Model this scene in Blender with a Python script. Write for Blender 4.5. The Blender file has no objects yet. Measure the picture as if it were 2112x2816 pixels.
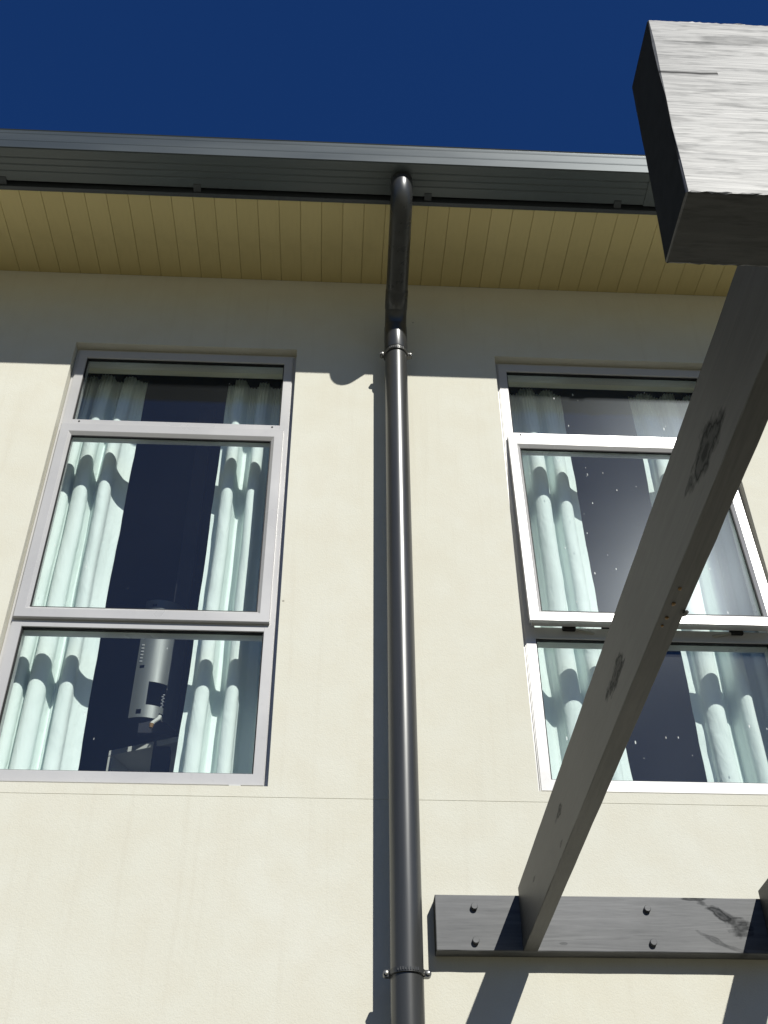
import bpy, bmesh, math, random
from mathutils import Vector, Matrix

# ------------------------------------------------------------------ camera, world, sun, exposure
sc = bpy.context.scene
COL = sc.collection
cd = bpy.data.cameras.new('camera')
cam = bpy.data.objects.new('camera', cd); COL.objects.link(cam)
cd.sensor_fit = 'VERTICAL'; cd.sensor_height = 36; cd.sensor_width = 27; cd.lens = 39.70
cd.clip_start = 0.05; cd.clip_end = 2000
_p, _y, _r = math.radians(40.368), math.radians(3.055), math.radians(-0.386)
F = Vector((math.sin(_y)*math.cos(_p), math.cos(_y)*math.cos(_p), math.sin(_p)))
R0 = Vector((math.cos(_y), -math.sin(_y), 0)); U0 = R0.cross(F)
R_ = R0*math.cos(_r) + U0*math.sin(_r); U_ = -R0*math.sin(_r) + U0*math.cos(_r)
M = Matrix((R_, U_, -F)).transposed().to_4x4(); M.translation = Vector((0, -3.0, 1.6))
cam.matrix_world = M
sc.camera = cam

SUN = Vector((0.41, -1.0, 0.892)).normalized()          # towards the sun
sun_el = math.asin(SUN.z); sun_az = math.atan2(SUN.x, SUN.y)
w = bpy.data.worlds.new('World'); sc.world = w; w.use_nodes = True
wn, wl = w.node_tree.nodes, w.node_tree.links
bg = wn['Background']; sky = wn.new('ShaderNodeTexSky'); sky.sky_type = 'NISHITA'
sky.sun_disc = False; sky.sun_elevation = sun_el; sky.sun_rotation = sun_az
sky.altitude = 0; sky.air_density = 2.5; sky.dust_density = 0.0; sky.ozone_density = 8.0
tint = wn.new('ShaderNodeMix'); tint.data_type = 'RGBA'; tint.blend_type = 'MULTIPLY'; tint.inputs[0].default_value = 1.0
tint.inputs[7].default_value = (0.16, 0.385, 0.89, 1)       # deep, polarised-looking blue over the whole sky
wl.new(sky.outputs[0], tint.inputs[6]); wl.new(tint.outputs[2], bg.inputs['Color'])
bg.inputs['Strength'].default_value = 0.05

sd = bpy.data.lights.new('sun', 'SUN'); sd.energy = 4.8; sd.angle = math.radians(0.5); sd.color = (1.0, 0.98, 0.915)
so = bpy.data.objects.new('sun', sd); COL.objects.link(so)
so.rotation_euler = SUN.to_track_quat('Z', 'Y').to_euler(); so.location = (4, -10, 12)
sc.view_settings.view_transform = 'Standard'; sc.view_settings.look = 'None'
sc.view_settings.exposure = 0.0; sc.view_settings.gamma = 1.0; sc.view_settings.use_curve_mapping = False
try:
    sc.cycles.transparent_max_bounces = 16
except Exception:
    pass
rnd = random.Random(7)

# ------------------------------------------------------------------ material helpers
def mat(name):
    m = bpy.data.materials.new(name); m.use_nodes = True
    nt = m.node_tree
    return m, nt.nodes, nt.links, nt.nodes['Principled BSDF']
def N(n, kind, **kw):
    x = n.new(kind)
    for k, v in kw.items(): setattr(x, k, v)
    return x
def math_(n, l, op, a, b=None, c=None):
    x = n.new('ShaderNodeMath'); x.operation = op
    for i, v in enumerate((a, b, c)):
        if v is None: continue
        if isinstance(v, (int, float)): x.inputs[i].default_value = v
        else: l.new(v, x.inputs[i])
    return x.outputs[0]
def coords(n, l, scale=(1, 1, 1), loc=(0, 0, 0)):
    tc = n.new('ShaderNodeTexCoord'); mp = n.new('ShaderNodeMapping')
    mp.inputs['Scale'].default_value = scale; mp.inputs['Location'].default_value = loc
    l.new(tc.outputs['Object'], mp.inputs['Vector']); return mp.outputs[0]
def noise(n, l, vec, scale, detail=4, rough=.55, dist=0):
    x = n.new('ShaderNodeTexNoise'); x.inputs['Scale'].default_value = scale; x.inputs['Detail'].default_value = detail
    x.inputs['Roughness'].default_value = rough; x.inputs['Distortion'].default_value = dist
    l.new(vec, x.inputs['Vector']); return x.outputs['Fac']
def ramp(n, l, fac, stops):
    x = n.new('ShaderNodeValToRGB'); e = x.color_ramp.elements
    while len(e) < len(stops): e.new(.5)
    for i, (p, c) in enumerate(stops):
        e[i].position = p; e[i].color = (c, c, c, 1) if isinstance(c, (int, float)) else (*c, 1)
    l.new(fac, x.inputs[0]); return x.outputs[0]
def mixc(n, l, fac, a, b, blend='MIX'):
    x = n.new('ShaderNodeMix'); x.data_type = 'RGBA'; x.blend_type = blend
    for s, v in ((0, fac), (6, a), (7, b)):
        if isinstance(v, (int, float)): x.inputs[s].default_value = v
        elif isinstance(v, tuple): x.inputs[s].default_value = (*v, 1)
        else: l.new(v, x.inputs[s])
    return x.outputs[2]
def bump(n, l, b, h, strength, dist):
    x = n.new('ShaderNodeBump'); x.inputs['Strength'].default_value = strength; x.inputs['Distance'].default_value = dist
    l.new(h, x.inputs['Height']); l.new(x.outputs[0], b.inputs['Normal'])

def m_stucco():
    m, n, l, b = mat('cream_stucco'); v = coords(n, l)
    big = noise(n, l, v, 1.3, 5); mid = noise(n, l, v, 9, 4); fine = noise(n, l, v, 210, 3, .7)
    c = mixc(n, l, ramp(n, l, big, [(.3, 0.), (.7, 1.)]), (.675, .66, .56), (.715, .705, .62))
    c = mixc(n, l, ramp(n, l, mid, [(.36, 0.), (.66, .42)]), c, (.655, .62, .51))
    c = mixc(n, l, ramp(n, l, fine, [(.25, .25), (.5, 0.)]), c, (.52, .47, .36))
    sv = coords(n, l, (14, 14, .55)); st = noise(n, l, sv, 2.2, 5, .65)
    c = mixc(n, l, ramp(n, l, st, [(.54, 0.), (.75, .16)]), c, (.50, .45, .35))
    vo = N(n, 'ShaderNodeTexVoronoi'); vo.inputs['Scale'].default_value = 3.1; vo.inputs['Randomness'].default_value = 1
    l.new(v, vo.inputs['Vector'])
    c = mixc(n, l, ramp(n, l, vo.outputs['Distance'], [(.010, .7), (.016, 0.)]), c, (.18, .16, .13))
    l.new(c, b.inputs['Base Color']); b.inputs['Roughness'].default_value = .85
    b.inputs['Specular IOR Level'].default_value = .25
    h = math_(n, l, 'ADD', math_(n, l, 'MULTIPLY', fine, .7), math_(n, l, 'MULTIPLY', noise(n, l, v, 70, 3), .5))
    bump(n, l, b, h, .32, .003); return m
def m_metal(name, col, rough, metallic, var=.12, scale=(1, 1, 1), spec=.5):
    m, n, l, b = mat(name); v = coords(n, l, scale)
    a = noise(n, l, v, 3.0, 5); g = noise(n, l, v, 60, 3)
    dk = tuple(x*(1-var) for x in col)
    c = mixc(n, l, ramp(n, l, a, [(.35, 0.), (.68, 1.)]), dk, col)
    c = mixc(n, l, ramp(n, l, g, [(.6, 0.), (.8, .25)]), c, tuple(x*.7 for x in col))
    l.new(c, b.inputs['Base Color']); b.inputs['Metallic'].default_value = metallic
    b.inputs['Specular IOR Level'].default_value = spec
    l.new(ramp(n, l, a, [(.3, rough*.85), (.7, min(1, rough*1.2))]), b.inputs['Roughness'])
    bump(n, l, b, g, .06, .001); return m
def m_plain(name, col, rough=.6, spec=.4, var=.15, sc_=6.0):
    m, n, l, b = mat(name); v = coords(n, l); a = noise(n, l, v, sc_, 4)
    c = mixc(n, l, ramp(n, l, a, [(.3, 0.), (.7, 1.)]), tuple(x*(1-var) for x in col), col)
    l.new(c, b.inputs['Base Color']); b.inputs['Roughness'].default_value = rough; b.inputs['Specular IOR Level'].default_value = spec
    return m

def m_timber(name, col_a, col_b, axis, rough, knots=(), spec=.5, grain_bump=.05, crack=None, saw=0.0, flake=.14, rv=.05):
    """axis = grain direction (0 x, 1 y, 2 z). knots: (a, b, ra, rb, strength) in the two coordinates (grain, z) of the board."""
    m, n, l, b = mat(name)
    s = [16, 16, 16]; s[axis] = 0.9
    v = coords(n, l, tuple(s)); tc = n.new('ShaderNodeTexCoord'); sx = n.new('ShaderNodeSeparateXYZ'); l.new(tc.outputs['Object'], sx.inputs[0])
    ax = sx.outputs[axis]; zz = sx.outputs[2] if axis != 2 else sx.outputs[0]
    g1 = noise(n, l, v, 3.0, 6, .62, 1.1); g2 = noise(n, l, v, 11, 3, .6, .4)
    vb = coords(n, l); big = noise(n, l, vb, 2.6, 4)
    c = mixc(n, l, ramp(n, l, g1, [(.32, 0.), (.68, 1.)]), col_a, col_b)
    c = mixc(n, l, ramp(n, l, g2, [(.28, .35), (.46, 0.)]), c, tuple(x*.55 for x in col_a))
    c = mixc(n, l, ramp(n, l, big, [(.42, 0.), (.75, .45)]), c, tuple(x*.6 for x in col_a))
    mask = 0.0
    wob = noise(n, l, vb, 26, 3, .5); wob2 = noise(n, l, v, 9, 4, .65)
    for kn in knots:
        a, zc, ra, rz, st = kn[:5]; ka = math.radians(kn[5]) if len(kn) > 5 else 0.0
        pa, pz = math_(n, l, 'SUBTRACT', ax, a), math_(n, l, 'SUBTRACT', zz, zc)
        if ka:
            pa, pz = (math_(n, l, 'ADD', math_(n, l, 'MULTIPLY', pa, math.cos(ka)), math_(n, l, 'MULTIPLY', pz, math.sin(ka))),
                      math_(n, l, 'SUBTRACT', math_(n, l, 'MULTIPLY', pz, math.cos(ka)), math_(n, l, 'MULTIPLY', pa, math.sin(ka))))
        da = math_(n, l, 'DIVIDE', pa, ra); dz = math_(n, l, 'DIVIDE', pz, rz)
        d = math_(n, l, 'SQRT', math_(n, l, 'ADD', math_(n, l, 'MULTIPLY', da, da), math_(n, l, 'MULTIPLY', dz, dz)))
        d = math_(n, l, 'ADD', d, math_(n, l, 'MULTIPLY', math_(n, l, 'SUBTRACT', wob, .5), 1.9))
        d = math_(n, l, 'ADD', d, math_(n, l, 'MULTIPLY', math_(n, l, 'SUBTRACT', wob2, .5), .9))
        k = ramp(n, l, d, [(.0, st*.9), (.32, st*.62), (.58, st*.95), (.85, st*.4), (1.15, 0.)])
        c = mixc(n, l, k, c, (.006, .008, .009)); mask = math_(n, l, 'MAXIMUM', k, mask)
    if crack:                                             # drying check along the grain: (a0, a1, z, width)
        a0, a1, zc, wd = crack
        ins = math_(n, l, 'MULTIPLY', math_(n, l, 'GREATER_THAN', ax, a0), math_(n, l, 'LESS_THAN', ax, a1))
        off = math_(n, l, 'ABSOLUTE', math_(n, l, 'SUBTRACT', math_(n, l, 'ADD', zz, math_(n, l, 'MULTIPLY', math_(n, l, 'SUBTRACT', noise(n, l, vb, 30, 2), .5), .006)), zc))
        k = math_(n, l, 'MULTIPLY', ins, ramp(n, l, off, [(wd*.5, 1.), (wd, 0.)]))
        c = mixc(n, l, k, c, (.012, .012, .012)); mask = math_(n, l, 'MAXIMUM', k, mask)
    fl = noise(n, l, coords(n, l, tuple(.14 if i == axis else 1 for i in range(3))), 170, 3, .7)
    keep = math_(n, l, 'SUBTRACT', 1.0, mask)
    keep = math_(n, l, 'MULTIPLY', keep, ramp(n, l, fl, [(.30, 1-flake), (.52, 1.0)]))
    keep = math_(n, l, 'MULTIPLY', keep, ramp(n, l, big, [(.38, 1.0), (.68, 1-flake*.8)]))
    l.new(math_(n, l, 'MULTIPLY', keep, spec), b.inputs['Specular IOR Level'])
    l.new(c, b.inputs['Base Color'])
    l.new(ramp(n, l, g1, [(.3, rough*(1-rv)), (.7, rough*(1+rv))]), b.inputs['Roughness'])
    h = math_(n, l, 'ADD', g1, math_(n, l, 'MULTIPLY', g2, .6))
    if saw:
        s2 = [14, 14, 14]; s2[axis] = 260
        h = math_(n, l, 'ADD', h, math_(n, l, 'MULTIPLY', noise(n, l, coords(n, l, tuple(s2)), 1.0, 3, .6, .6), saw))
    bump(n, l, b, h, grain_bump, .004); return m

def m_glass(name, dust, speck, haze_rough=.32, haze=.03, patchy=.2):
    m, n, l, b = mat(name); n.remove(b); out = n['Material Output']
    geo = n.new('ShaderNodeNewGeometry'); dt = n.new('ShaderNodeVectorMath'); dt.operation = 'DOT_PRODUCT'
    l.new(geo.outputs['Normal'], dt.inputs[0]); l.new(geo.outputs['Incoming'], dt.inputs[1])
    cs = math_(n, l, 'ABSOLUTE', dt.outputs['Value'])
    fr = math_(n, l, 'ADD', math_(n, l, 'MULTIPLY', math_(n, l, 'POWER', math_(n, l, 'SUBTRACT', 1.0, cs), 5.0), .95), .045)
    tr = n.new('ShaderNodeBsdfTransparent'); tr.inputs[0].default_value = (.968, .988, .983, 1)
    gl = n.new('ShaderNodeBsdfGlossy'); gl.inputs['Roughness'].default_value = .0; gl.inputs['Color'].default_value = (.92, .96, 1, 1)
    mx = n.new('ShaderNodeMixShader'); l.new(fr, mx.inputs[0]); l.new(tr.outputs[0], mx.inputs[1]); l.new(gl.outputs[0], mx.inputs[2])
    v = coords(n, l)
    film = noise(n, l, v, 2.2, 3, .5)
    g2 = n.new('ShaderNodeBsdfGlossy'); g2.inputs['Roughness'].default_value = haze_rough; g2.inputs['Color'].default_value = (.85, .92, 1, 1)
    mh = n.new('ShaderNodeMixShader'); l.new(ramp(n, l, film, [(.3, haze*.9), (.7, haze*1.1)]), mh.inputs[0]); l.new(mx.outputs[0], mh.inputs[1]); l.new(g2.outputs[0], mh.inputs[2])
    df = n.new('ShaderNodeBsdfDiffuse'); df.inputs['Color'].default_value = (.62, .66, .70, 1)
    md = n.new('ShaderNodeMixShader'); l.new(ramp(n, l, film, [(.3, dust*.85), (.7, dust*1.15)]), md.inputs[0]); l.new(mh.outputs[0], md.inputs[1]); l.new(df.outputs[0], md.inputs[2])
    # dried splashes: short vertical flecks
    last = md
    for sc_, thr, off in ((24, .095, 0), (52, .12, 3.3)):
        vv = coords(n, l, (1, 1, .30), (off, 0, off*.7)); vo = N(n, 'ShaderNodeTexVoronoi'); vo.inputs['Scale'].default_value = sc_
        l.new(vv, vo.inputs['Vector'])
        sep = n.new('ShaderNodeSeparateColor'); l.new(vo.outputs['Color'], sep.inputs[0])
        big = math_(n, l, 'MULTIPLY', math_(n, l, 'POWER', sep.outputs[0], 3.2), thr)
        patch = ramp(n, l, noise(n, l, coords(n, l, (1, 1, 1), (off, 1, 2)), 3.2, 2), [(.62-patchy, 0.), (.80-patchy, 1.)])
        rag = math_(n, l, 'ADD', vo.outputs['Distance'], math_(n, l, 'MULTIPLY', math_(n, l, 'SUBTRACT', noise(n, l, v, 190, 2), .5), .07))
        hit = ramp(n, l, math_(n, l, 'SUBTRACT', math_(n, l, 'MULTIPLY', big, patch), rag), [(.0, 0.), (.03, 1.)])
        d2 = n.new('ShaderNodeBsdfDiffuse'); d2.inputs['Color'].default_value = (.85, .86, .84, 1)
        ms = n.new('ShaderNodeMixShader'); l.new(math_(n, l, 'MULTIPLY', hit, speck), ms.inputs[0]); l.new(last.outputs[0], ms.inputs[1]); l.new(d2.outputs[0], ms.inputs[2])
        last = ms
    l.new(last.outputs[0], out.inputs['Surface']); return m
def m_fabric():
    m, n, l, b = mat('mint_curtain'); v = coords(n, l); a = noise(n, l, v, 7, 4)
    c = mixc(n, l, ramp(n, l, a, [(.3, 0.), (.7, 1.)]), (.75, .835, .80), (.81, .885, .855))
    wv = noise(n, l, coords(n, l, (1, 1, 1)), 420, 2)
    c = mixc(n, l, ramp(n, l, wv, [(.35, .22), (.6, 0.)]), c, (.68, .73, .71))
    l.new(c, b.inputs['Base Color']); b.inputs['Roughness'].default_value = .9; b.inputs['Specular IOR Level'].default_value = .15
    cr = noise(n, l, coords(n, l, (1, 1, .4)), 26, 4, .6, 1.2)
    bump(n, l, b, cr, .5, .007); return m
def m_ground():
    m, n, l, b = mat('ground_paving'); v = coords(n, l); a = noise(n, l, v, .6, 6); g = noise(n, l, v, 30, 4)
    c = mixc(n, l, a, (.20, .185, .115), (.165, .15, .095)); c = mixc(n, l, ramp(n, l, g, [(.4, 0.), (.7, .4)]), c, (.12, .11, .07))
    l.new(c, b.inputs['Base Color']); b.inputs['Roughness'].default_value = .9
    bump(n, l, b, g, .3, .01); return m

STUCCO = m_stucco()
def m_soffit():
    m, n, l, b = mat('cream_soffit_paint'); oi = n.new('ShaderNodeObjectInfo'); v = coords(n, l)
    c = mixc(n, l, oi.outputs['Random'], (.64, .535, .26), (.68, .572, .285))
    c = mixc(n, l, ramp(n, l, noise(n, l, v, 9, 5, .65), [(.52, 0.), (.78, .22)]), c, (.42, .34, .17))
    c = mixc(n, l, ramp(n, l, noise(n, l, coords(n, l, (60, 2, 60)), 1.5, 4), [(.5, 0.), (.8, .15)]), c, (.45, .37, .19))
    l.new(c, b.inputs['Base Color']); b.inputs['Roughness'].default_value = .6; b.inputs['Specular IOR Level'].default_value = .3
    return m
SOFFIT = m_soffit()
GUTTER = m_metal('grey_gutter_steel', (.066, .080, .085), .36, .25, .10, (.5, 3, 3))
FASCIA = m_metal('charcoal_fascia_steel', (.05, .058, .066), .45, .2)
PIPE = m_metal('dark_grey_pipe_enamel', (.058, .060, .060), .30, .15, .22, (9, 9, .5), .7)
ALU = m_metal('silver_window_aluminium', (.56, .552, .545), .30, .15, .06, (1, 1, 1))
SEAL = m_plain('black_rubber_seal', (.012, .012, .013), .7)
STEEL = m_metal('screw_steel', (.45, .44, .40), .35, .8)
GLASS = m_glass('clear_window_glass', .006, .6, .45, .002, .16)
GLASS2 = m_glass('dusty_window_glass', .021, .85, .22, .0014, .32)
FABRIC = m_fabric()
GROUND = m_ground()
LOW_BOUNCE = m_plain('low_bounce_strip', (.062, .058, .045), .9, .2, .3, 40)  # kept dark to cut ground bounce below the pergola
ENDGRAIN = m_plain('dark_end_grain', (.016, .019, .020), .9, .15, .4, 60)
ROOF = m_metal('grey_roof_steel', (.12, .13, .14), .5, .2)
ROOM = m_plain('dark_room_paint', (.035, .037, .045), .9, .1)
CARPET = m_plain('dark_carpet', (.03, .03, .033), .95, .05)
BOARD_T = m_timber('grey_stained_ledger_timber', (.082, .085, .088), (.155, .158, .160), 0, .5, knots=[(1.100, 2.700, .034, .030, .8), (1.040, 2.740, .060, .014, .9, -36), (.995, 2.774, .045, .006, .8), (1.03, 2.660, .055, .009, .5, -30), (1.07, 2.642, .04, .006, .4, -20), (1.075, 2.72, .03, .012, .6, -50), (.62, 2.650, .012, .004, .4)], spec=.6)
RAFT_T = m_timber('grey_stained_rafter_timber', (.050, .050, .047), (.088, .087, .081), 1, .5, knots=[(-1.875, 2.690, .085, .028, 1.0), (-1.79, 2.70, .03, .006, .8), (-1.2612, 2.7035, .085, .021, 1.0), (-1.30, 2.69, .05, .006, .9), (-.6608, 2.7229, .05, .012, 1.0), (-.6492, 2.655, .028, .006, .8), (-.2868, 2.722, .03, .007, .9)], spec=.4)
BEAM_T = m_timber('weathered_beam_timber', (.060, .062, .062), (.085, .087, .087), 0, .46, crack=(.25, .322, 2.532, .0022), spec=1.0, grain_bump=.07, saw=.0, flake=.55, rv=.10, knots=[(.36, 2.595, .045, .010, .5), (.33, 2.588, .05, .003, .6)])
CASING = m_metal('grey_casing_enamel', (.12, .13, .128), .40, .2, .08, (8, 8, .5), .6)
WHITE = m_plain('pale_laminate', (.62, .63, .60), .5)
LINING = m_plain('white_lining_paint', (.74, .72, .62), .6)
CABLE = m_plain('pale_plastic', (.26, .15, .05), .5)

# ------------------------------------------------------------------ geometry helpers
def obj(name, bm, m, parent=None, smooth=False, **props):
    me = bpy.data.meshes.new(name)
    bmesh.ops.recalc_face_normals(bm, faces=bm.faces)
    bm.to_mesh(me); bm.free()
    for mm in (m if isinstance(m, (list, tuple)) else [m]): me.materials.append(mm)
    if smooth:
        for p in me.polygons: p.use_smooth = True
        try: me.set_sharp_from_angle(angle=math.radians(smooth if smooth is not True else 35))
        except Exception: pass
    o = bpy.data.objects.new(name, me); COL.objects.link(o); o.parent = parent
    for k, v in props.items(): o[k] = v
    return o
def thing(name, label, cat, loc=(0, 0, 0), group=None):
    o = bpy.data.objects.new(name, None); COL.objects.link(o); o.location = loc; o.empty_display_size = .2
    o['label'] = label; o['category'] = cat
    if group: o['group'] = group
    return o
def box(bm, x0, x1, y0, y1, z0, z1, bev=0.0):
    vs = [bm.verts.new((x, y, z)) for x in (x0, x1) for y in (y0, y1) for z in (z0, z1)]
    fs = [bm.faces.new([vs[i] for i in q]) for q in ((0, 1, 3, 2), (4, 6, 7, 5), (0, 4, 5, 1), (2, 3, 7, 6), (0, 2, 6, 4), (1, 5, 7, 3))]
    if bev:
        es = list({e for f in fs for e in f.edges})
        bmesh.ops.bevel(bm, geom=es, offset=bev, segments=2, affect='EDGES', profile=.5)
def B(x0, x1, y0, y1, z0, z1, bev=0.0):
    bm = bmesh.new(); box(bm, x0, x1, y0, y1, z0, z1, bev); return bm
def extrude_x(bm, prof, x0, x1):                         # closed profile of (y, z)
    a = [bm.verts.new((x0, y, z)) for y, z in prof]; b = [bm.verts.new((x1, y, z)) for y, z in prof]
    k = len(prof)
    for i in range(k): bm.faces.new((a[i], a[(i+1) % k], b[(i+1) % k], b[i]))
    bm.faces.new(a); bm.faces.new(b[::-1])
def frame_sweep(bm, x0, x1, z0, z1, prof, bottom=None, top=None):
    """mitred rectangular frame; prof closed list of (inset, y); top/bottom scale the inset there"""
    tb = bottom or 1.0; tt = top or 1.0
    rings = []
    for (u, y) in prof:
        rings.append([bm.verts.new(p) for p in ((x0+u, y, z0+u*tb), (x1-u, y, z0+u*tb), (x1-u, y, z1-u*tt), (x0+u, y, z1-u*tt))])
    k = len(prof)
    for i in range(k):
        a, b = rings[i], rings[(i+1) % k]
        for j in range(4): bm.faces.new((a[j], a[(j+1) % 4], b[(j+1) % 4], b[j]))
def tube(bm, path, rad, seg=40, caps=True):
    pts = [Vector(p) for p in path]; rads = rad if isinstance(rad, (list, tuple)) else [rad]*len(pts)
    rings = []; nrm = Vector((1, 0, 0))
    for i, p in enumerate(pts):
        t = (pts[min(i+1, len(pts)-1)] - pts[max(i-1, 0)]).normalized()
        nrm = (nrm - t*nrm.dot(t)).normalized(); bi = t.cross(nrm)
        rings.append([bm.verts.new(p + (nrm*math.cos(2*math.pi*j/seg) + bi*math.sin(2*math.pi*j/seg))*rads[i]) for j in range(seg)])
    for a, b in zip(rings, rings[1:]):
        for j in range(seg): bm.faces.new((a[j], a[(j+1) % seg], b[(j+1) % seg], b[j]))
    if caps: bm.faces.new(rings[0][::-1]); bm.faces.new(rings[-1])
def bend(p0, pc, p1, d, k=9):                            # polyline p0-pc-p1 with the corner rounded
    p0, pc, p1 = Vector(p0), Vector(pc), Vector(p1)
    a = pc + (p0-pc).normalized()*d; b = pc + (p1-pc).normalized()*d
    return [(a*(1-t)**2 + pc*2*t*(1-t) + b*t*t) for t in [i/k for i in range(k+1)]]

# ------------------------------------------------------------------ ground
bm = bmesh.new(); bmesh.ops.create_grid(bm, x_segments=8, y_segments=8, size=400)
obj('ground', bm, GROUND, kind='structure')
obj('path', B(-30, 30, -4.4, -.002, -.06, .006), LOW_BOUNCE, kind='structure')  # unseen dark strip, added to limit bounce light on the timber undersides

# ------------------------------------------------------------------ building
HOUSE = thing('building', 'cream rendered two storey building with two tall aluminium windows under a dark gutter', 'building')
OPEN = [(-1.045, -.180), (.6045, 1.4695)]; OZ0, OZ1 = 3.105, 4.985
WT = .125; WALLTOP = 5.4145; XL, XR = -5.0, 5.5
def wall_part(z0, z1, openings):
    bm = bmesh.new()
    xs = sorted({XL, XR, *[x for o in openings for x in o]}); zs = sorted({z0, z1, *([OZ0, OZ1] if openings else [])})
    cache = {}
    def V(x, y, z):
        k = (round(x, 5), round(y, 5), round(z, 5))
        if k not in cache: cache[k] = bm.verts.new((x, y, z))
        return cache[k]
    def q(*p): bm.faces.new([V(*a) for a in p])
    def solid(i, j):
        if i < 0 or j < 0 or i >= len(xs)-1 or j >= len(zs)-1: return False
        cx, cz = (xs[i]+xs[i+1])/2, (zs[j]+zs[j+1])/2
        return not any(a < cx < b and OZ0 < cz < OZ1 for a, b in openings)
    for i in range(len(xs)-1):
        for j in range(len(zs)-1):
            if not solid(i, j): continue
            a, b, c, d = xs[i], xs[i+1], zs[j], zs[j+1]
            q((a, 0, c), (b, 0, c), (b, 0, d), (a, 0, d)); q((a, WT, d), (b, WT, d), (b, WT, c), (a, WT, c))
            if not solid(i-1, j): q((a, 0, c), (a, 0, d), (a, WT, d), (a, WT, c))
            if not solid(i+1, j): q((b, 0, d), (b, 0, c), (b, WT, c), (b, WT, d))
            if not solid(i, j-1): q((a, 0, c), (a, WT, c), (b, WT, c), (b, 0, c))
            if not solid(i, j+1): q((a, 0, d), (b, 0, d), (b, WT, d), (a, WT, d))
    es = [e for e in bm.edges if len(e.link_faces) == 2 and e.calc_face_angle(0) > 1.0 and all(abs(v.co.y) < 1e-5 for v in e.verts)]
    bmesh.ops.bevel(bm, geom=es, offset=.0012, segments=2, affect='EDGES', profile=.5)
    return bm
obj('wall', wall_part(3.0718, WALLTOP, OPEN), STUCCO, HOUSE)
obj('wall', wall_part(-.05, 3.0698, []), STUCCO, HOUSE)
obj('joint_strip', B(XL, XR, .001, .06, 3.0665, 3.0755), STUCCO, HOUSE)
obj('side_wall', B(XL, XL+.1, WT+.002, 7, -.05, WALLTOP), STUCCO, HOUSE)
obj('side_wall', B(XR-.1, XR, WT+.002, 7, -.05, WALLTOP), STUCCO, HOUSE)
obj('rear_wall', B(XL, XR, 7.002, 7.1, -.05, WALLTOP), STUCCO, HOUSE)
# dark room behind the windows
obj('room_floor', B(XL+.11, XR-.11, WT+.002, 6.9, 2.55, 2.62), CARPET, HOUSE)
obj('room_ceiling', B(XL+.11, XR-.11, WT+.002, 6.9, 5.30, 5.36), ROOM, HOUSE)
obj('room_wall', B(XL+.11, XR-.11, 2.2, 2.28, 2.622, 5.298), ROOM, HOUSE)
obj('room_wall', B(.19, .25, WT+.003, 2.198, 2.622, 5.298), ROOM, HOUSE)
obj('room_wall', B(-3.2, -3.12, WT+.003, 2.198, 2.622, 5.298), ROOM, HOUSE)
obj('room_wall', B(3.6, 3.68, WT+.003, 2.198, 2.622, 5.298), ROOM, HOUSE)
for x0, x1 in OPEN:                                       # white lining boards inside each opening
    obj('window_lining', B(x0+.001, x1-.001, .087, .150, OZ1-.014, OZ1-.001), LINING, HOUSE)
    obj('window_lining', B(x0+.001, x1-.001, .087, .150, OZ0+.001, OZ0+.014), LINING, HOUSE)
    for a in (x0+.001, x1-.013): obj('window_lining', B(a, a+.012, .087, .150, OZ0+.0145, OZ1-.0145), LINING, HOUSE)
    bm = bmesh.new(); tube(bm, [(x0-.12, .21, 5.03), (x1+.12, .21, 5.03)], .012, 12); obj('curtain_rail', bm, ALU, HOUSE, smooth=True)
# soffit lining boards, falling 5.2 degrees to the gutter
SL = math.tan(math.radians(5.2)); PITCH = .0835
sb_me = None
x = -.181 - 38*PITCH; i = 0
bm = bmesh.new()
prof = [(-PITCH/2+.0006, .0011), (-PITCH/2+.0017, 0), (PITCH/2-.0017, 0), (PITCH/2-.0006, .0011), (PITCH/2-.0006, .012), (-PITCH/2+.0006, .012)]
za = lambda yy: 5.415 + SL*yy
A = [bm.verts.new((u, .0, za(0)+h)) for u, h in prof]; Bv = [bm.verts.new((u, -.424, za(-.424)+h)) for u, h in prof]
for k in range(6): bm.faces.new((A[k], A[(k+1) % 6], Bv[(k+1) % 6], Bv[k]))
bm.faces.new(A); bm.faces.new(Bv[::-1])
first = obj('soffit_board', bm, SOFFIT, HOUSE)
for k in range(76):
    o = first if k == 0 else first.copy()
    if k: COL.objects.link(o)
    o.location = (x + (k+.5)*PITCH, 0, rnd.uniform(-.0004, .0004))
bm = bmesh.new(); extrude_x(bm, [(.0, za(0)+.0135), (-.424, za(-.424)+.0135), (-.424, za(-.424)+.03), (0, za(0)+.03)], XL, XR); obj('soffit_backing', bm, SOFFIT, HOUSE)
# fascia
obj('fascia', B(XL, XR, -.444, -.4245, 5.366, 5.55, .002), FASCIA, HOUSE)
# gutter: open box section with ribs
GX0, GX1 = XL-.05, XR+.05
yb, yf, zb, zt = -.456, -.600, 5.385, 5.505; T = .0025
bot = [(yb, zb)]
for fr in (.30, .50, .70):
    yy = yb + (yf-yb)*fr
    bot += [(yy+.003, zb), (yy, zb+.0008), (yy-.003, zb)]
bot += [(yf+.004, zb), (yf, zb+.003)]
def ridge(zc): return [(yf, zc-.005), (yf-.0014, zc-.0012), (yf-.0014, zc+.0012), (yf, zc+.005)]
outer = [(yb, zt-.02)] + bot + ridge(zb+.050) + ridge(zb+.098) + [(yf, zt-.004), (yf-.003, zt), (yf+.010, zt+.002), (yf+.012, zt-.003)]
inner = [(yf+.004, zt-.004), (yf+.004, zb+.006), (yb-.003, zb+.006), (yb-.003, zt-.02)]
bm = bmesh.new(); extrude_x(bm, outer+inner, GX0, GX1); GUT = obj('gutter', bm, GUTTER, HOUSE)
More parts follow.
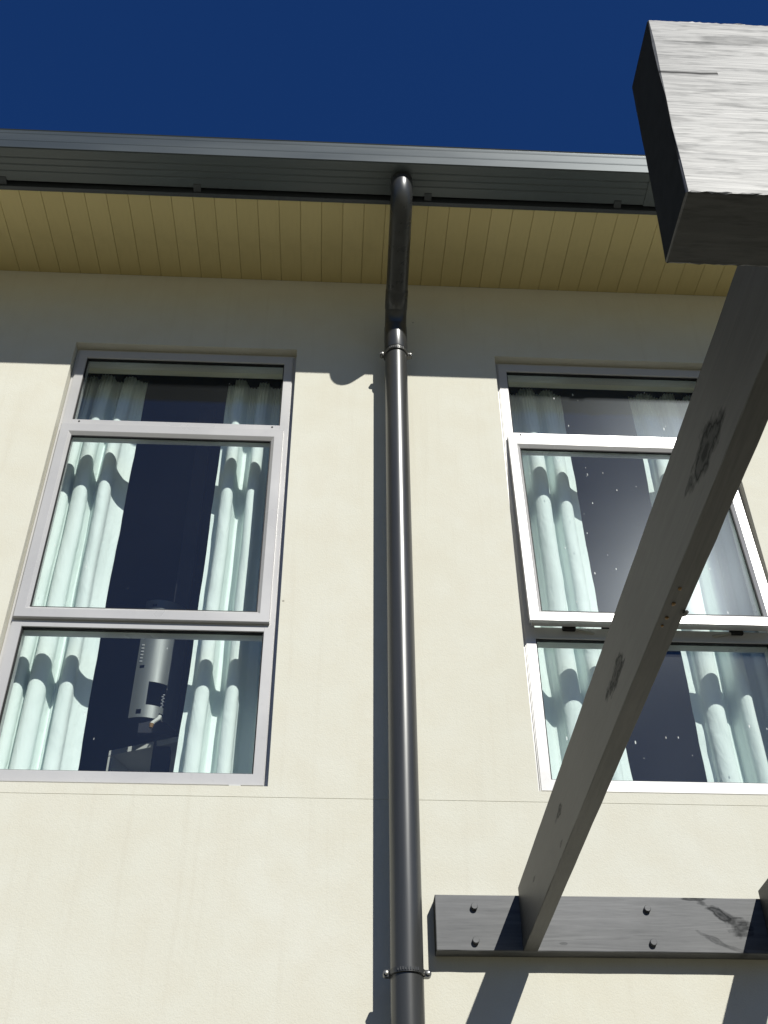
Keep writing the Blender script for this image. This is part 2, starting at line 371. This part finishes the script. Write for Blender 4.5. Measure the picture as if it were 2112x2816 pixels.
for k, gx in enumerate([-2.07, -1.32, -.578, .315, 1.06, 1.81, 2.56]):
    bm = bmesh.new(); extrude_x(bm, [(-.4445, 5.374), (-.470, 5.3825), (-.473, 5.3845), (-.4445, 5.3845)], gx-.014, gx+.014); obj('gutter_clip', bm, FASCIA, GUT)
for gx in (1.19, -2.4):                                   # joiner sleeves
    bm = bmesh.new(); o2 = [(yb+.003, zb-.003), (yf-.0015, zb-.003), (yf-.003, zb), (yf-.003, zb+.043)] + [(yf-.0055, zb+.047), (yf-.0055, zb+.053), (yf-.003, zb+.057), (yf-.003, zb+.092), (yf-.0055, zb+.096), (yf-.0055, zb+.101), (yf-.003, zb+.105), (yf-.005, zt+.002), (yf+.004, zt+.004), (yf+.002, zb+.004), (yb+.003, zb+.001)]
    extrude_x(bm, o2, gx-.028, gx+.028); obj('gutter_joiner', bm, GUTTER, GUT)
# roof, out of sight above the gutter: corrugated sheet
bm = bmesh.new(); nx = 160
top = []
for i in range(nx+1):
    xx = XL-.1 + (XR-XL+.2)*i/nx; zz = .012*math.sin(i*math.pi/2)
    top.append((bm.verts.new((xx, -.50, 5.555+zz)), bm.verts.new((xx, 7.2, 6.35+zz))))
for a, b in zip(top, top[1:]): bm.faces.new((a[0], b[0], b[1], a[1]))
obj('roof', bm, ROOF, HOUSE, smooth=True)

# ------------------------------------------------------------------ windows (part > sub-parts)
def window(x0, x1, glass, opened, label):
    fz0, fz1 = OZ0+.002, OZ1-.002; fx0, fx1 = x0+.002, x1-.002
    bm = bmesh.new(); fy = .028
    frame_sweep(bm, fx0, fx1, fz0, fz1, [(0, .036), (.009, .036), (.010, .0315), (.0125, .0315), (.0135, fy), (.0445, fy), (.0455, fy+.001), (.0455, .040), (.0455, .085), (0, .085)], bottom=1.12, top=1.16)
    W = obj('window', bm, ALU, HOUSE, label=label)
    gx0, gx1 = fx0+.0457, fx1-.0457; g0, g1 = fz0+.051, fz1-.0528
    t1a, t1b, t2a, t2b = 4.535, 4.590, 3.659, 3.702
    for a, b in ((t1a, t1b), (t2a, t2b)):
        bm = bmesh.new(); extrude_x(bm, [(fy+.0012, a), (fy+.0002, a+.0012), (fy+.0002, b-.0012), (fy+.0012, b), (.0845, b), (.0845, a)], gx0-.0005, gx1+.0005); obj('transom', bm, ALU, W)
    # fixed panes with black glazing gaskets
    for a, b in ((t1b, g1), (g0, t2a)):
        bm = bmesh.new(); frame_sweep(bm, gx0, gx1, a, b, [(0, fy+.006), (.0035, fy+.006), (.0035, .046), (0, .046)]); obj('gasket', bm, SEAL, W)
        obj('pane', B(gx0+.001, gx1-.001, .0465, .0525, a+.001, b-.001), glass, W)
    # awning sash, hung at its top edge
    sx0, sx1, sz0, sz1 = x0+.017, x1-.031, 3.686, 4.557
    if opened: sx0, sx1 = x0+.022, x1-.022
    piv = Vector((0, .020, sz1)); rot = Matrix.Translation(piv) @ Matrix.Rotation(math.radians(-3.0 if opened else 0), 4, 'X') @ Matrix.Translation(-piv)
    bm = bmesh.new(); sy = .014
    frame_sweep(bm, sx0, sx1, sz0, sz1, [(0, sy+.002), (.002, sy), (.032, sy), (.034, sy+.0015), (.043, sy+.009), (.043, .0275), (.043, .060), (.012, .060), (.012, .0272), (0, .0272)], bottom=1.05, top=1.25)
    if opened: bm.transform(rot)
    obj('sash', bm, ALU, W)
    bm = bmesh.new(); frame_sweep(bm, sx0+.0432, sx1-.0432, sz0+.0453, sz1-.0540, [(0, sy+.010), (.0035, sy+.010), (.0035, .033), (0, .033)])
    if opened: bm.transform(rot)
    obj('gasket', bm, SEAL, W)
    bm = B(sx0+.0442, sx1-.0442, .0335, .0395, sz0+.0463, sz1-.055)
    if opened: bm.transform(rot)
    obj('pane', bm, glass, W)
    # handles on the sash's bottom rail, screws, drain cap
    for hx, s in ((x0+.16, 1), (x1-.15, -1)):
        bm = bmesh.new(); box(bm, hx-.022, hx+.022, .062, .082, sz0+.003, sz0+.026, .005)
        if opened: bm.transform(rot)
        hb = obj('handle_base', bm, SEAL, W)
        bm = bmesh.new(); tube(bm, [(hx+s*.02, .070, sz0+.008), (hx+s*.05, .074, sz0+.001), (hx+s*.075, .076, sz0-.002), (hx+s*.083, .076, sz0-.001)], [.0045, .005, .007, .004], 12)
        if opened: bm.transform(rot)
        obj('handle_lever', bm, STEEL, W, smooth=True)
    if opened:                                           # friction stays at both sides
        for xx in (sx0+.010, sx1-.016):
            p = rot @ Vector((xx, .055, sz0+.25)); bm = bmesh.new(); tube(bm, [(xx+.003, .05, sz0+.36), tuple(p)], .004, 8); obj('stay', bm, STEEL, W)
    for xx in (x0+.075, x1-.075):
        bm = bmesh.new(); tube(bm, [(xx, fy+.002, 4.579), (xx, fy-.0012, 4.579)], .0035, 12); obj('screw', bm, SEAL, W)
    bm = bmesh.new(); box(bm, x1-.115, x1-.080, fy-.006, fy+.001, fz0+.008, fz0+.013, .0015); obj('drain_cap', bm, WHITE, W)
    return W
window(*OPEN[0], GLASS, False, 'left window with its middle sash shut flush')
window(*OPEN[1], GLASS2, True, 'right window with a dusty middle sash propped open at the bottom')

# ------------------------------------------------------------------ curtains
def curtain(name, label, z0, z1, folds, yt, flare, edge, seed):
    """folds: (x0, x1, depth) from left to right; cloth hangs at yt in the gaps and bulges towards the glass by depth"""
    r = random.Random(seed); xs = []; 
    prof = []
    for (xc, rr_, h) in folds:                            # round tube folds (centre, radius, crest depth); radius 0 = a flat point
        if rr_ <= 0: prof.append((xc, h)); continue
        for k in range(15):
            t = math.radians(-118 + 236*k/14)
            prof.append((xc+rr_*math.sin(t), max(0.0, h-rr_+rr_*math.cos(t))))
    fine = []                                             # resample evenly, then soften
    for p, q in zip(prof, prof[1:]):
        n_ = max(1, int(math.hypot(q[0]-p[0], q[1]-p[1])/.003))
        fine += [(p[0]+(q[0]-p[0])*m/n_, p[1]+(q[1]-p[1])*m/n_) for m in range(n_)]
    prof = fine + [prof[-1]]
    for _ in range(6):
        prof = [prof[0]] + [((a[0]+2*p[0]+c[0])/4, (a[1]+2*p[1]+c[1])/4) for a, p, c in zip(prof, prof[1:], prof[2:])] + [prof[-1]]
    nz = 60; xa, xb = prof[0][0], prof[-1][0]
    ph = [r.uniform(0, 6.28) for _ in range(6)]
    bm = bmesh.new(); front, back = [], []
    for j in range(nz+1):
        t = j/nz; z = z0+(z1-z0)*t; low = 1-t
        rf, rb = [], []
        for x, d in prof:
            u = (x-xa)/(xb-xa) if edge > 0 else (xb-x)/(xb-xa)   # u runs 0 at the frame to 1 at the free edge
            hem = flare*low**2.2*u
            xx = x + (hem if edge > 0 else -hem) + .003*math.sin(4*z+ph[0]+9*x)*low + .0012*math.sin(13*z+ph[1])
            gather = 1-.55*max(0, (z-4.72)/.3)
            yy = yt - d*gather*(1+.10*math.sin(2.3*z+ph[2]+20*x)) + .003*math.sin(5*z+ph[3]+31*x) + .0030*math.sin(41*z+ph[4]+90*x)*math.sin(7*z+ph[5])*(u**3)
            yy -= .004*max(0, (z-4.72)/.3)*math.sin(x*520)
            rf.append(bm.verts.new((xx, yy, z))); rb.append(bm.verts.new((xx, yy+.0022, z)))
        front.append(rf); back.append(rb)
    n = len(prof)
    for g in (front, back):
        for a, b in zip(g, g[1:]):
            for i in range(n-1): bm.faces.new((a[i], a[i+1], b[i+1], b[i]))
    for j in range(nz):
        for i in (0, n-1): bm.faces.new((front[j][i], front[j+1][i], back[j+1][i], back[j][i]))
    for i in range(n-1):
        bm.faces.new((front[0][i], front[0][i+1], back[0][i+1], back[0][i])); bm.faces.new((front[nz][i], front[nz][i+1], back[nz][i+1], back[nz][i]))
    o = obj(name, bm, FABRIC, None, smooth=60, label=label, category='curtain', group='mint curtains behind the windows')
    return o
curtain('curtain', 'pleated mint curtain drawn to the left side of the left, shut window', 2.70, 5.02,
        [(-1.17, 0, .02), (-1.115, .030, .085), (-1.075, 0, .01), (-1.018, .021, .080), (-.987, 0, .03), (-.955, .030, .096), (-.915, 0, .012), (-.905, 0, .030), (-.890, 0, .012), (-.864, .025, .094), (-.832, 0, .045), (-.815, 0, .030), (-.795, 0, .022)], .249, .015, 1, 3)
curtain('curtain', 'pleated mint curtain drawn to the right side of the left, shut window, beside the downpipe', 2.70, 5.02,
        [(-.466, 0, .024), (-.440, 0, .020), (-.411, .024, .094), (-.378, 0, .008), (-.350, 0, .006), (-.318, .022, .088), (-.285, 0, .004), (-.25, 0, 0), (-.215, .024, .07), (-.18, 0, .01), (-.14, .024, .08), (-.11, 0, .02)], .252, .045, -1, 5)
curtain('curtain', 'pleated mint curtain drawn to the left side of the right, propped open window', 2.70, 5.02,
        [(.50, 0, .02), (.545, .026, .07), (.585, 0, .01), (.640, .024, .05), (.675, 0, .03), (.705, 0, .004), (.722, 0, .010), (.764, .032, .086), (.806, 0, .014), (.820, 0, .012), (.852, .026, .078), (.882, 0, .034), (.912, 0, .022)], .242, .075, 1, 8)
curtain('curtain', 'pleated mint curtain in the right, propped open window, partly hidden by the rafter', 2.70, 5.02,
        [(1.198, 0, .024), (1.220, 0, .022), (1.262, .034, .078), (1.305, 0, .03), (1.325, 0, .006), (1.362, .025, .088), (1.40, 0, .006), (1.42, 0, 0), (1.455, .026, .07), (1.49, 0, .01), (1.53, .026, .06), (1.58, 0, .02)], .242, .02, -1, 12)

# ------------------------------------------------------------------ things in the left room
K = thing('curved_casing', 'curved dark grey metal casing with a square opening, seen through the left window', 'metal casing', (-.713, .50, 3.611))
bm = bmesh.new(); rad = .110; HH = .503; A0 = -25
hole = lambda a, h: 4 < a < 40 and .053 < h < .146
slot = lambda a, h: any(abs(a-sa) < 5.2 and abs(h-sh) < .007 for sa, sh in ((-7, .022), (36, .020), (-12, .332), (-13, .206), (-7, .480)))
aa = [A0+3.3*i for i in range(33)]; hh = [HH*i/80 for i in range(81)]
cache = {}
def cv(i, j, o):
    k = (i, j, o)
    if k not in cache:
        a = math.radians(aa[i]); r = rad-o*.003
        cache[k] = bm.verts.new((r*math.sin(a)-rad*math.sin(math.radians(A0)), rad-r*math.cos(a), hh[j]))
    return cache[k]
solid = [[not (hole((aa[i]+aa[i+1])/2, (hh[j]+hh[j+1])/2) or slot((aa[i]+aa[i+1])/2, (hh[j]+hh[j+1])/2)) for j in range(80)] for i in range(len(aa)-1)]
def S(i, j): return 0 <= i < len(aa)-1 and 0 <= j < 80 and solid[i][j]
for i in range(len(aa)-1):
    for j in range(80):
        if not S(i, j): continue
        for o in (0, 1): bm.faces.new((cv(i, j, o), cv(i+1, j, o), cv(i+1, j+1, o), cv(i, j+1, o)))
        for (di, dj, p, q) in ((-1, 0, (i, j), (i, j+1)), (1, 0, (i+1, j), (i+1, j+1)), (0, -1, (i, j), (i+1, j)), (0, 1, (i, j+1), (i+1, j+1))):
            if not S(i+di, j+dj): bm.faces.new((cv(*p, 0), cv(*q, 0), cv(*q, 1), cv(*p, 1)))
obj('casing', bm, CASING, K, smooth=30)
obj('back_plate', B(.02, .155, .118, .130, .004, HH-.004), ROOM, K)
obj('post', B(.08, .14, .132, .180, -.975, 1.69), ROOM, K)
bm = bmesh.new(); tube(bm, [(.108, .02, .014), (.106, .012, .0), (.092, .006, -.016), (.086, .004, -.026)], [.007, .007, .007, .008], 10); obj('cable', bm, WHITE, K, smooth=True)
bm = bmesh.new(); tube(bm, [(.086, .004, -.025), (.085, .004, -.040)], [.009, .006], 10); obj('cable_end', bm, CABLE, K, smooth=True)
bm = bmesh.new()
for k in range(8): box(bm, .102+.004*(k % 2), .109+.004*(k % 2), .035, .042, .060+k*.007, .064+k*.007)
obj('terminal_block', bm, STEEL, K, kind='stuff')
bm = bmesh.new()
for k in range(6): box(bm, .010, .020, -.001+.004, .0075, .228+k*.014, .233+k*.014)
obj('vent_fins', bm, STEEL, K, kind='stuff')

K = thing('bookcase', 'pale bookcase top in the dark room behind the left window, low by the right curtain', 'bookcase', (-.655, .80, 2.57))
rz = math.radians(-24); K.rotation_euler = (0, 0, rz)
obj('top_board', B(-.10, .34, -.14, .14, 1.0, 1.022, .002), WHITE, K)
obj('side_panel', B(-.10, -.08, -.14, .14, .0, .998, .002), WHITE, K)
obj('side_panel', B(.32, .34, -.14, .14, .0, .998, .002), WHITE, K)
obj('back_panel', B(-.078, .318, .125, .138, .0, .998), WHITE, K)
for zz in (.02, .38, .74): obj('shelf', B(-.078, .318, -.135, .123, zz, zz+.018), WHITE, K)

# ------------------------------------------------------------------ downpipe
P = thing('downpipe', 'dark grey round downpipe running down the cream wall between the two windows', 'downpipe', (.2055, -.09, 0))
XP = .0
bm = bmesh.new(); tube(bm, [(XP, 0, z) for z in (0.06, 1.2, 2.4, 3.6, 4.4, 4.90)], .0422, 56); obj('pipe', bm, PIPE, P, smooth=True)
top = (0.0025, -.430, 5.288); low = (0, 0, 5.075)
path = [(0, 0, 4.955)] + bend((0, 0, 4.95), low, top, .075) + bend(low, top, (.0025, -.430, 5.40), .078, 12) + [(.0025, -.430, 5.386)]
bm = bmesh.new(); tube(bm, path, .0424, 56); obj('offset_bend', bm, PIPE, P, smooth=50)
bm = bmesh.new(); tube(bm, [(0, 0, 4.885), (0, 0, 4.888), (0, 0, 5.022), (0, -.0005, 5.026)], [.0430, .0445, .0445, .0428], 56); obj('socket', bm, PIPE, P, smooth=True)
d = (Vector(top)-Vector(low)).normalized(); q0 = Vector(low)+d*.045
bm = bmesh.new(); tube(bm, [q0, q0+d*.003, q0+d*.075, q0+d*.078], [.0428, .0441, .0441, .0428], 56); obj('socket', bm, PIPE, P, smooth=True)
def bracket(z, rr):
    bm = bmesh.new(); seg = 60
    ring = []
    for i in range(seg+1):
        a = math.pi*2*i/seg
        for_ = [(rr, z-.007), (rr+.0045, z-.0062), (rr+.0045, z+.0062), (rr, z+.007)]
        ring.append([bm.verts.new((r*math.cos(a), r*math.sin(a), zz)) for r, zz in for_])
    for a, b in zip(ring, ring[1:]):
        for j in range(4): bm.faces.new((a[j], a[(j+1) % 4], b[(j+1) % 4], b[j]))
    for s in (-1, 1):                                     # ears
        pts = []
        for i in range(13):
            t = -math.pi/2 + math.pi*i/12
            pts.append((s*(rr+.010+.0085*math.cos(t)), z+.0085*math.sin(t)))
        pts = [(s*(rr-.001), z-.0085)] + pts + [(s*(rr-.001), z+.0085)]
        f = [bm.verts.new((x_, -.009, z_)) for x_, z_ in pts]; b = [bm.verts.new((x_, .009, z_)) for x_, z_ in pts]
        k = len(pts)
        for i in range(k): bm.faces.new((f[i], f[(i+1) % k], b[(i+1) % k], b[i]))
        bm.faces.new(f); bm.faces.new(b[::-1])
    o = obj('bracket', bm, PIPE, P, smooth=40)
    for s in (-1, 1):
        bm = bmesh.new(); tube(bm, [(s*(rr+.010), -.0088, z), (s*(rr+.010), -.0125, z), (s*(rr+.010), -.0135, z)], [.0052, .0052, .0035], 14); obj('screw', bm, STEEL, o, smooth=40)
    bm = bmesh.new(); tube(bm, [(0, rr-.002, z-.035), (0, .0832, z-.035)], .011, 16); obj('standoff', bm, PIPE, o, smooth=40)
    bm = bmesh.new(); tube(bm, [(0, .0830, z-.035), (0, .0895, z-.035)], [.026, .026], 20); obj('wall_plate', bm, PIPE, o, smooth=40)
    bm = bmesh.new(); box(bm, -.03, .03, rr-.003, rr+.004, z-.045, z+.01); obj('back_clip', bm, PIPE, o)
    bm = bmesh.new()
    for i in range(9):                                   # worn raised marks on the band, too small to read
        a = math.radians(-122+8*i); x_, y_ = (rr+.005)*math.cos(a), (rr+.005)*math.sin(a)
        box(bm, x_-.0014, x_+.0014, y_-.0014, y_+.0014, z-.003, z+(.0045 if i % 3 else .002))
    obj('raised_marks', bm, PIPE, o, kind='stuff')
bracket(4.868, .0435); bracket(2.553, .0424); bracket(.9, .0424)
bm = bmesh.new(); tube(bm, [(0, 0, .10), (0, 0, .075), (0, -.02, .045), (0, -.08, .03), (0, -.14, .028)], .0445, 40); obj('shoe', bm, PIPE, P, smooth=True)

# ------------------------------------------------------------------ pergola
G = thing('pergola', 'grey stained timber pergola bolted to the cream wall, its beam end close overhead', 'pergola')
def rough_board(name, m, x0, x1, y0, y1, z0, z1, axis, jit, seed, bev=.0025, parent=None, rake=0.0, step=.05):
    """sawn board, divided along its length, its edges slightly uneven; rake leans the cut at the low-x end"""
    r = random.Random(seed); L = (x1-x0, y1-y0, z1-z0)
    bm = bmesh.new(); box(bm, x0, x1, y0, y1, z0, z1)
    if bev: bmesh.ops.bevel(bm, geom=list(bm.edges), offset=bev, segments=2, affect='EDGES', profile=.5)
    rng = ((x0, x1), (y0, y1), (z0, z1))
    for a in range(3):
        st = step if a == axis else (.012 if jit > .001 and rake else .04)
        lo, hi = rng[a]; nn = int((hi-lo)/st)
        if rake and a == axis: cuts = [lo+.004*k for k in range(1, 60)] + [lo+.24+.05*k for k in range(int((hi-lo-.24)/.05))]
        else: cuts = [lo+(hi-lo)*k/max(1, nn) for k in range(1, nn)]
        no = [0, 0, 0]; no[a] = 1
        for c in cuts:
            co = [0, 0, 0]; co[a] = c
            bmesh.ops.bisect_plane(bm, geom=bm.verts[:]+bm.edges[:]+bm.faces[:], plane_co=co, plane_no=no)
    cen = Vector(((x0+x1)/2, (y0+y1)/2, (z0+z1)/2))
    ph = [r.uniform(0, 6.28) for _ in range(8)]
    for v in bm.verts:
        near = sum(1 for a in range(3) if min(abs(v.co[a]-rng[a][0]), abs(v.co[a]-rng[a][1])) < bev*1.1+1e-4)
        if near >= 2:                                     # keep the broad faces flat: only their outlines wander
            for a in range(3):
                e = min(abs(v.co[a]-rng[a][0]), abs(v.co[a]-rng[a][1]))
                if 1e-5 < e < bev*1.3 and (a != axis or rake): v.co[a] += r.gauss(0, jit)
        t = v.co[axis]
        bow = .0006*math.sin(1.7*t+ph[0]) + .0002*math.sin(6.3*t+ph[1])
        v.co[(axis+1) % 3] += bow; v.co[2] += .0008*math.sin(3.3*t+ph[2])
        if rake and v.co.x < x0+.3: v.co.x += rake*(v.co.z-z0)/(z1-z0)*max(0, 1-(v.co.x-x0)/.3)
    o = obj(name, bm, [m, ENDGRAIN], parent)
    for p in o.data.polygons:
        if abs(p.normal[axis]) > .8: p.material_index = 1
    return o
LZ0, LZ1, LF = 2.629, 2.777, -.047
led = rough_board('ledger_board', BOARD_T, .286, 3.3, LF, -.001, LZ0, LZ1, 0, .0004, 1, .0025, G)
for i in range(7):
    for dx, z in ((0.0, 2.7435), (-.001, 2.654)):
        if i == 1: dx = dx+(0 if z > 2.7 else .003)
        bm = bmesh.new(); xx = .3905+i*.4645+dx; rr = .0092
        tube(bm, [(xx, LF+.0005, z), (xx, LF-.0080, z), (xx, LF-.0098, z)], [rr, rr, rr*.84], 18)
        obj('bolt', bm, BOARD_T, led, smooth=25)
RZ0, RZ1 = 2.629, 2.800
for i in range(5):
    rx = .512 + .656*i
    if i == 0:
        raf = rough_board('rafter', RAFT_T, rx, rx+.038, -2.60, LF-.0008, RZ0, RZ1, 1, .00025, 20, .002, G)
        for px, py, pz, s in ((.5485, -1.566, 2.6288, .006), (.5265, -1.63, 2.6285, .003), (.5262, -1.59, 2.6285, .0035), (.5246, -1.552, 2.6285, .003), (.523, -1.53, 2.6285, .0025)):
            bm = bmesh.new(); bmesh.ops.create_icosphere(bm, subdivisions=2, radius=s, matrix=Matrix.Translation((px, py, pz)) @ Matrix.Diagonal((1, 1.2, .7, 1)))
            for v in bm.verts: v.co += Vector((rnd.gauss(0, s*.15), rnd.gauss(0, s*.15), rnd.gauss(0, s*.1)))
            obj('resin_bead', bm, CABLE if s < .005 else RAFT_T, raf, smooth=True)
    else:
        o = raf.copy(); COL.objects.link(o); o.location = (rx-.512, 0, 0)
beam = rough_board('front_beam', BEAM_T, .261, 3.3, -2.510, -2.442, 2.350, 2.6275, 0, .00032, 31, .0015, G, rake=.0135)
obj('post', B(2.2, 2.29, -2.521, -2.431, 0, 2.349, .004), BOARD_T, G)
